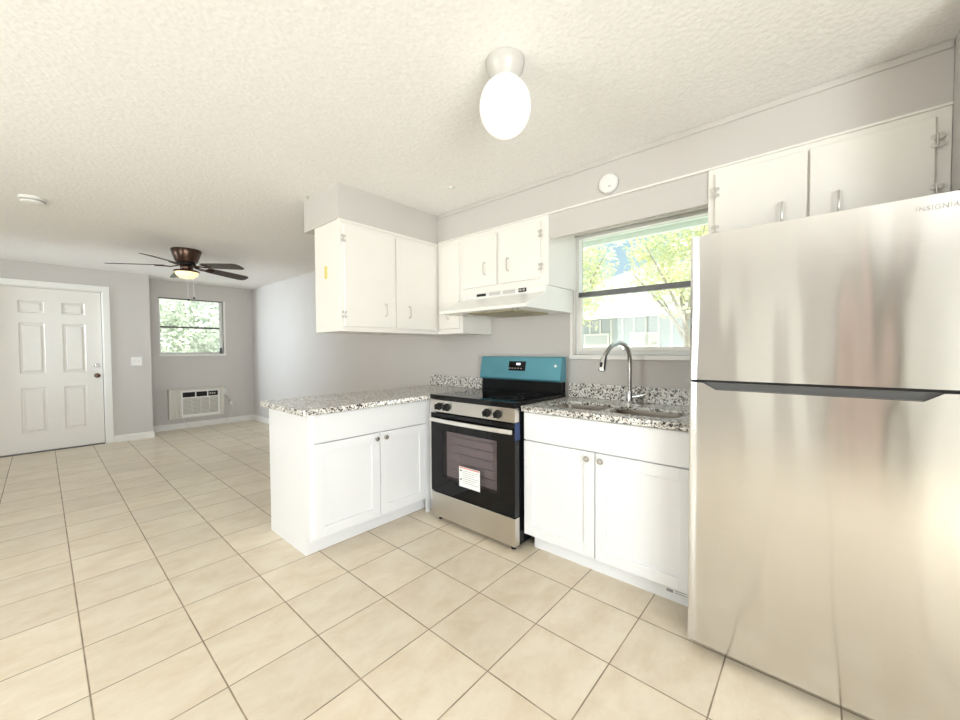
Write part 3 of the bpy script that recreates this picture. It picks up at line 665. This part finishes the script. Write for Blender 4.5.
# drawer and feet
dr = obj('storage_drawer', MB().box(XF, 1.832, Y0+.004, Y1-.004, .035, .211), M['stainless'], s, bevel=.004)
for (fx, fy) in ((1.83, Y0+.05), (1.83, Y1-.05), (2.36, Y0+.05), (2.36, Y1-.05)): obj('foot', MB().cyl((fx, fy, 0), (fx, fy, .034), .016, seg=16), M['blackplastic'], s)
# backguard
obj('riser', MB().prism([(2.345, .9205), (2.412, .9205), (2.412, 1.06), (2.352, 1.06)], 'y', Y0+.010, Y1-.010), M['black'], s, bevel=.003)
bg = obj('control_panel', MB().prism([(2.322, 1.018), (2.330, 1.005), (2.412, 1.005), (2.412, 1.186), (2.362, 1.186), (2.352, 1.182)], 'y', Y0+.004, Y1-.004), M['teal'], s, bevel=.004)
def onpanel(z): return 2.322+(z-1.018)/(1.182-1.018)*.030
def pbox(b, ya, yb2, za, zb, t):
    b.prism([(onpanel(za)-t, za), (onpanel(za)+.004, za), (onpanel(zb)+.004, zb), (onpanel(zb)-t, zb)], 'y', ya, yb2); return b
dp = obj('display', pbox(MB(), .046, .204, 1.078, 1.150, .0015), M['blackglass'], bg)
obj('clock_digits', pbox(MB(), .095, .130, 1.122, 1.137, .0022), M['display'], dp)
b = MB()
for k in range(5): pbox(b, .185-k*.026, .197-k*.026, 1.092, 1.099, .0022)
obj('touch_keys', b, M['grille'], dp)
obj('round_sticker', MB().lathe((onpanel(1.121)-.001, -.212, 1.121), (-1, 0, .18), [(.010, -.002), (.010, .001), (0, .0012)], 20), M['print'], bg)

# ================================================================== REFRIGERATOR
fr = thing('refrigerator', 'large stainless top-freezer refrigerator at the right edge', 'refrigerator', (2.0, -1.607, 0))
FY0, FY1 = -1.992, -1.231; FX = 1.652
obj('body', MB().box(1.735, 2.40, -1.970, FY1-.003, .045, 1.682), M['fridgeside'] if 'fridgeside' in M else mat('dark_grey_fridge_side', (.12, .12, .12), .4), fr, bevel=.004)
def bowed(z0, z1, notch=None):
    """door with a slightly bowed front; notch = pocket handle cut from the top edge"""
    b = MB(); N = 40; ys = [FY0+(FY1-FY0)*i/N for i in range(N+1)]
    def fx(y):
        t = (y-FY0)/(FY1-FY0)*2-1; e = max(0, abs(t)-.985)/.015
        return FX+.004*t*t+.004*e*e
    def top(y):
        if not notch: return z1
        a0, a1, a2, a3, zb = notch
        if y <= a0 or y >= a3: return z1
        if y < a1: return z1+(zb-z1)*(y-a0)/(a1-a0)
        if y > a2: return z1+(zb-z1)*(a3-y)/(a3-a2)
        return zb
    if notch: ys = sorted(set(ys+[q for q in notch[:4]]))
    fr_b = [b.b.verts.new((fx(y), y, z0)) for y in ys]; fr_m = [b.b.verts.new((fx(y), y, z0+(min(top(y), z1)-z0)*.5)) for y in ys]
    fr_t = [b.b.verts.new((fx(y), y, top(y))) for y in ys]
    mid = [b.b.verts.new((FX+.032, y, top(y))) for y in ys]; bk_t = [b.b.verts.new((FX+.032, y, z1)) for y in ys]
    b2_t = [b.b.verts.new((1.730, y, z1)) for y in ys]; b2_b = [b.b.verts.new((1.730, y, z0)) for y in ys]
    for i in range(len(ys)-1):
        for a, c_ in ((fr_b, fr_m), (fr_m, fr_t), (fr_t, mid), (mid, bk_t), (bk_t, b2_t), (b2_t, b2_b), (b2_b, fr_b)):
            b.b.faces.new((a[i], a[i+1], c_[i+1], c_[i]))
    for i in (0, -1): b.b.faces.new((fr_b[i], fr_m[i], fr_t[i], mid[i], bk_t[i], b2_t[i], b2_b[i]))
    bmesh.ops.remove_doubles(b.b, verts=b.b.verts[:], dist=1e-5); bmesh.ops.dissolve_degenerate(b.b, edges=b.b.edges[:], dist=1e-6)
    bmesh.ops.recalc_face_normals(b.b, faces=b.b.faces[:]); return b
fd = obj('freezer_door', bowed(1.1165, 1.690), M['fridge'], fr, smooth=True)
ld = obj('fridge_door', bowed(.042, 1.105, (-1.905, -1.865, -1.325, -1.278, 1.078)), M['fridge'], fr, smooth=True)
obj('handle_pocket', MB().box(FX+.0305, FX+.0325, -1.905, -1.278, 1.0785, 1.104), M['darkpocket'] if 'darkpocket' in M else mat('dark_pocket_plastic', (.10, .10, .10), .3), ld)
obj('door_gasket', MB().box(FX+.020, 1.729, FY0+.006, FY1-.006, 1.1055, 1.116), M['blackplastic'], fr)
text_mesh('brand_lettering', 'INSIGNIA', .0215, face_negx(FX+.0006, -1.838, 1.646), M['grille'], fd, sx=.084)
for (fx_, fy_) in ((1.80, FY0+.08), (1.80, FY1-.06), (2.34, FY0+.08), (2.34, FY1-.06)): obj('foot', MB().cyl((fx_, fy_, 0), (fx_, fy_, .045), .02, seg=16), M['blackplastic'], fr)
obj('top_hinge', MB().box(1.68, 1.74, FY0+.01, FY0+.07, 1.6825, 1.70), M['blackplastic'], fr, bevel=.003)

# ================================================================== CEILING THINGS
g = thing('globe_ceiling_light', 'round opal globe ceiling light on a white collar, lit', 'ceiling light', (1.108, -.709, CEIL))
obj('collar', MB().lathe((1.108, -.709, CEIL-.0005), (0, 0, -1), [(.074, 0), (.074, .012), (.070, .030), (.062, .045), (.052, .060), (.044, .068), (0, .068)], 40), M['collar'], g, smooth=True)
gp = [(.042, .062)]
for k in range(1, 25):
    t = PI*k/24; rr_ = .098*math.sin(t*.93+.07*PI*.93) ; zz = .170-.112*math.cos(t*.93+.07*PI*.93)
    gp.append((max(rr_, .0001) if k < 24 else 0, zz))
obj('globe', MB().lathe((1.108, -.709, CEIL), (0, 0, -1), gp, 40), M['globe'], g, smooth=True)
# fan
FC = Vector((.98, 3.55, 0)); fan = thing('ceiling_fan', 'bronze hugger ceiling fan with five dark blades and a lit bowl', 'ceiling fan', (.98, 3.55, CEIL))
obj('motor_housing', MB().lathe((.98, 3.55, CEIL-.0005), (0, 0, -1), [(.135, 0), (.138, .012), (.120, .070), (.104, .118), (.095, .135), (.05, .14), (0, .14)], 40), M['bronze'], fan, smooth=True)
obj('rotor', MB().lathe((.98, 3.55, CEIL-.14), (0, 0, -1), [(.07, 0), (.085, .006), (.085, .026), (.06, .032), (0, .032)], 32), M['blackplastic'], fan, smooth=True)
obj('switch_housing', MB().lathe((.98, 3.55, CEIL-.172), (0, 0, -1), [(.055, 0), (.058, .008), (.056, .034), (.05, .044), (0, .044)], 32), M['bronze'], fan, smooth=True)
obj('light_ring', MB().lathe((.98, 3.55, CEIL-.216), (0, 0, -1), [(.05, 0), (.110, .006), (.118, .014), (.112, .024), (.10, .026), (0, .026)], 40), M['bronze'], fan, smooth=True)
obj('light_bowl', MB().lathe((.98, 3.55, CEIL-.2425), (0, 0, -1), [(.105, 0), (.103, .015), (.090, .038), (.065, .055), (.03, .064), (0, .066)], 40), M['bowl'], fan, smooth=True)
for an in (15, 87, 159, 231, 303):
    a = math.radians(an); zc = CEIL-.172
    di = Vector((math.cos(a), math.sin(a), 0)); pe = Vector((-math.sin(a), math.cos(a), 0)); pit = math.radians(-12); droop = -.035
    def BP(r_, w_, h_): return FC+di*r_+pe*(w_*math.cos(pit))+Vector((0, 0, zc+w_*math.sin(pit)+h_+droop*(r_-.1)/.6))
    b = MB(); up_, lo_ = [], []
    outl = [(.20, -.048), (.24, -.060), (.45, -.070), (.61, -.073), (.645, -.060), (.66, -.03), (.66, .03), (.645, .060), (.61, .073), (.45, .070), (.24, .060), (.20, .048)]
    vu = [b.b.verts.new(BP(p[0], p[1], .003)) for p in outl]; vl = [b.b.verts.new(BP(p[0], p[1], -.003)) for p in outl]
    b.b.faces.new(vu); b.b.faces.new(vl[::-1]); n = len(outl)
    for k in range(n): b.b.faces.new((vl[k], vl[(k+1) % n], vu[(k+1) % n], vu[k]))
    bmesh.ops.recalc_face_normals(b.b, faces=b.b.faces[:])
    bl = obj('blade', b, M['blade'], fan)
    b = MB(); 
    for w_ in (-.022, .022): b.tube([BP(.075, w_*.4, -.002), BP(.14, w_*.7, -.014), BP(.20, w_, -.009), BP(.27, w_, -.007)], .006, 8)
    obj('blade_bracket', b, M['bronze'], bl, smooth=True)
def chain(x, y, z0, z1, end):
    b = MB(); n = int((z0-z1)/.014)
    b.cyl((x, y, z0), (x, y, z1), .0028, seg=6)
    for k in range(n): b.lathe((x, y, z0-k*.014), (0, 0, -1), [(0, -.004), (.0035, 0), (0, .004)], 6)
    ch = obj('pull_chain', b, M['whiteplastic'], fan); obj('pull_knob', MB().lathe((x, y, z1), (0, 0, -1), [(0, -.012), (.008, 0), (.010, .010), (0, .018)], 12), end, ch, smooth=True)
chain(.975, 3.49, CEIL-.216, 1.80, M['blackplastic']); chain(1.02, 3.46, CEIL-.218, 1.82, M['blackplastic'])
t = thing('smoke_detector', 'white round smoke detector on the living room ceiling at left', 'smoke detector', (-.10, 2.60, CEIL))
obj('housing', MB().lathe((-.10, 2.60, CEIL-.0005), (0, 0, -1), [(.070, 0), (.070, .010), (.062, .014), (.060, .034), (.045, .040), (0, .041)], 36), M['whiteplastic'], t, smooth=True)
obj('vent_ring', MB().lathe((-.10, 2.60, CEIL-.016), (0, 0, -1), [(.0625, 0), (.0640, .002), (.0640, .010), (.0615, .012)], 36), M['grille'], t, smooth=True)
t = thing('carbon_monoxide_alarm', 'white round alarm disc on the grey soffit above the window', 'alarm', (2.087, -.709, 2.188))
obj('housing', MB().lathe((2.0865, -.709, 2.188), (-1, 0, 0), [(.056, 0), (.056, .014), (.050, .022), (.020, .026), (0, .026)], 40), M['whiteplastic'], t, smooth=True)
obj('test_button', MB().box(2.0585, 2.0620, -.728, -.716, 2.163, 2.169), M['grille'], t)
obj('gap_ring', MB().lathe((2.0865, -.709, 2.188), (-1, 0, 0), [(.0575, 0), (.0575, .004), (.056, .005)], 40), M['greyink'], t)
tag(obj('junction_cover', MB().lathe((1.768, .247, CEIL-.0005), (0, 0, -1), [(.022, 0), (.022, .004), (.016, .009), (0, .010)], 20), M['whiteplastic'], None, smooth=True), 'tiny white cap on the kitchen ceiling near the cabinet corner', 'cover')
tag(obj('ceiling_hook', MB().lathe((1.195, 1.13, CEIL-.0005), (0, 0, -1), [(.010, 0), (.008, .006), (.006, .012), (0, .014)], 14), M['grille'], None, smooth=True), 'tiny grey hook stub on the ceiling at the soffit corner', 'hook')

# ================================================================== LIVING ROOM WALL THINGS
t = thing('light_switch', 'white double light switch plate on the wall right of the door', 'light switch', (.80, FY, 1.105))
obj('plate', MB().box(.742, .858, FY-.006, FY-.0003, 1.045, 1.165), M['whiteplastic'], t, bevel=.003)
for xx in (.777, .823): obj('toggle', MB().box(xx-.005, xx+.005, FY-.018, FY-.006, 1.095, 1.117), M['offplastic'], t, bevel=.002)
ac = thing('wall_air_conditioner', 'white through-wall air conditioner low on the far wall', 'air conditioner', (1.58, AY, .17))
b = MB(); yf = 5.93
b.box(1.205, 1.225, yf, AY-.0005, .175, .640); b.box(1.915, 1.935, yf, AY-.0005, .175, .640); b.box(1.225, 1.915, yf, AY-.0005, .175, .193); b.box(1.225, 1.915, yf, AY-.0005, .622, .640); b.box(1.225, 1.915, yf+.03, AY-.0005, .193, .622)
obj('sleeve', b, M['offplastic'], ac, bevel=.003)
fpz = yf-.02
b = MB()
for (a0, a1, c0, c1) in ((1.355, 1.372, .196, .612), (1.850, 1.868, .196, .612), (1.372, 1.850, .196, .232), (1.372, 1.850, .588, .612), (1.372, 1.850, .49, .508), (1.538, 1.552, .508, .588), (1.700, 1.714, .508, .588)): b.box(a0, a1, fpz, yf+.03, c0, c1)
fp = obj('front_panel', b, M['whiteplastic'], ac, bevel=.002)
obj('vent_louvers', MB().box(1.372, 1.700, fpz+.018, yf+.03, .508, .588), M['blackplastic'], fp)
obj('control_panel', MB().box(1.714, 1.850, fpz+.010, yf+.03, .508, .588), M['blackplastic'], fp)
b = MB(); 
for k in range(3): b.box(1.735+k*.03, 1.752+k*.03, fpz+.007, fpz+.010, .535, .562)
obj('button', b, M['grille'], fp)
obj('intake_back', MB().box(1.372, 1.850, fpz+.020, yf+.03, .232, .490), M['grille'], fp)
b = MB()
for k in range(12): b.box(1.372, 1.850, fpz+.004, fpz+.020, .240+k*.021, .250+k*.021)
for xx in (1.49, 1.61, 1.73): b.box(xx-.004, xx+.004, fpz+.002, fpz+.018, .232, .490)
obj('intake_grille', b, M['offplastic'], fp)
for a0, a1 in ((1.225, 1.355), (1.868, 1.915)):
    b = MB(); n = max(2, int((a1-a0)/.022))
    for k in range(n): b.box(a0+(a1-a0)*k/n+.003, a0+(a1-a0)*(k+1)/n-.002, yf+.006, yf+.0295, .196, .619)
    obj('side_curtain', b, M['offplastic'], ac)
cord = smooth_path([(1.36, 5.92, .195), (1.40, 5.90, .10), (1.47, 5.90, .025), (1.62, 5.86, .008), (1.80, 5.88, .009), (1.95, 5.93, .05), (2.06, 6.00, .16), (2.10, 6.02, .28), (2.075, 6.03, .33)], 8)
cd = obj('power_cord', MB().tube(cord, .0055, 8), M['offplastic'], ac, smooth=True)
obj('cord_alarm_box', MB().box(2.045, 2.085, 6.005, 6.042, .315, .375), M['whiteplastic'], cd, bevel=.004)
obj('upper_cord', MB().tube(smooth_path([(2.065, 6.03, .37), (2.02, 6.035, .43), (1.985, 6.03, .50), (1.97, 6.02, .54)], 6), .005, 8), M['offplastic'], cd, smooth=True)
ou = thing('wall_outlet', 'white power outlet right of the wall air conditioner', 'outlet', (1.975, AY, .54))
obj('plate', MB().box(1.942, 2.012, AY-.006, AY-.0005, .49, .605), M['whiteplastic'], ou, bevel=.002)
obj('plug', MB().box(1.950, 1.995, AY-.036, AY-.006, .525, .565), M['whiteplastic'], ou, bevel=.005)
tag(obj('wall_hook', MB().tube(smooth_path([(2.31, AY-.001, 2.27), (2.31, AY-.03, 2.27), (2.315, AY-.035, 2.22), (2.325, AY-.03, 2.14), (2.34, AY-.012, 2.15), (2.345, AY-.008, 2.26)], 6), .006, 8), M['offplastic'], None, smooth=True), 'small pale wire hook high on the far wall near the corner', 'hook')

# ================================================================== OUTSIDE
tag(obj('lawn', MB().box(-30, 40, -30, 40, -.35, -.13), M['grass'], None), 'pale lawn outside the windows', 'lawn', kind='structure')
b = MB(); b.box(WX+.15, 3.22, BY-.6, AY+.6, 2.21, 2.25); b.box(3.20, 3.24, BY-.6, AY+.6, 2.17, 2.40); b.box(LX-.8, LX-.15, BY-.6, AY+.6, 2.40, 2.46)  # left-wall overhang is unseen, added to keep sun out of the left windows
struct('trim_7', b, M['palegreen'], 'pale green painted roof eave outside the kitchen window', 'eave')
struct('trim_8', MB().prism([(-3.4, 2.46), (3.24, 2.46), (0, 3.9)], 'y', BY-.6, AY+.6), M['roofing'], 'house roof above the ceiling', 'roof')
def leaves(name, parent, c, rad, n, sz, m, flat=1.0):
    b = MB(); c = Vector(c)
    for i in range(n):
        while True:
            p = Vector((random.uniform(-1, 1), random.uniform(-1, 1), random.uniform(-1, 1)))
            if .15 < p.length < 1: break
        # lumpy crown
        lump = .8+.25*math.sin(p.x*7+1)*math.sin(p.y*6)*math.cos(p.z*8)
        q = c+Vector((p.x*rad[0], p.y*rad[1], p.z*rad[2]))*lump
        a = Vector((random.gauss(0, 1), random.gauss(0, 1), random.gauss(0, 1))).normalized(); d_ = a.orthogonal().normalized(); s1 = sz*random.uniform(.6, 1.3)
        v = [b.b.verts.new(q+a*s1*x_+d_*s1*y_) for x_, y_ in ((-1, 0), (-.2, -.42), (.6, -.25), (1.1, 0), (.6, .25), (-.2, .42))]; b.b.faces.new(v)
    return obj(name, b, m, parent)
def tree(x, y, h, rad, n, sz, m, label):
    t = thing('tree', label, 'tree', (x, y, -.13)); b = MB(); b.tube([(x, y, -.13), (x+.1, y, h*.35), (x-.05, y+.1, h*.7)], [.09, .06, .03], 8)
    for k in range(7):
        a = k*.9; b.tube([(x, y, h*.35+.15*k), (x+math.cos(a)*rad[0]*.4, y+math.sin(a)*rad[1]*.4, h*.55+.18*k), (x+math.cos(a)*rad[0]*.75, y+math.sin(a)*rad[1]*.75, h*.7+.2*k)], [.03, .018, .008], 6)
    obj('trunk', b, M['bark'], t); leaves('crown', t, (x, y, h), rad, n, sz, m); return t
tree(7.6, 2.5, 3.0, (1.1, 1.2, 1.6), 9000, .045, M['leaf'], 'yellow-green tree left of the blue sky gap outside the kitchen window')
tree(7.4, .1, 3.3, (1.3, 1.3, 1.8), 11000, .045, M['leaf'], 'yellow-green tree right of the blue sky gap outside the kitchen window')
tree(2.2, 9.3, 1.8, (1.6, 1.0, 2.1), 16000, .06, M['leaf2'], 'pale green bushy tree filling the far living room window')
# neighbouring house
hs = thing('neighbour_house', 'pale neighbouring house with grey gabled roof beyond the kitchen window', 'house', (13, 1.5, -.13))
HX = 11.0
b = MB(); b.box(HX, 17, -4, 7, -.13, 2.15)
obj('wall', b, M['siding'], hs)
b = MB()
for k in range(34): b.box(HX-.03, HX, -4+k*.33, -4+k*.33+.04, -.13, 2.1)
obj('batten', b, M['trim'], hs)
b = MB(); b.prism([(-4.6, 2.15), (7.6, 2.15), (7.6, 2.28), (1.5, 3.5), (-4.6, 2.28)], 'x', HX-.5, 17.5)
obj('roof', b, M['roofing'], hs)
obj('fascia', MB().box(HX-.56, HX-.5, -4.6, 7.6, 2.10, 2.30), M['trim'], hs)
for yy in (-.4, 1.6, 3.0):
    f_ = obj('window', MB().box(HX-.05, HX-.0, yy, yy+.8, .7, 1.7), M['trim'], hs); obj('pane', MB().box(HX-.06, HX-.05, yy+.06, yy+.74, .76, 1.64), M['alum'], f_)
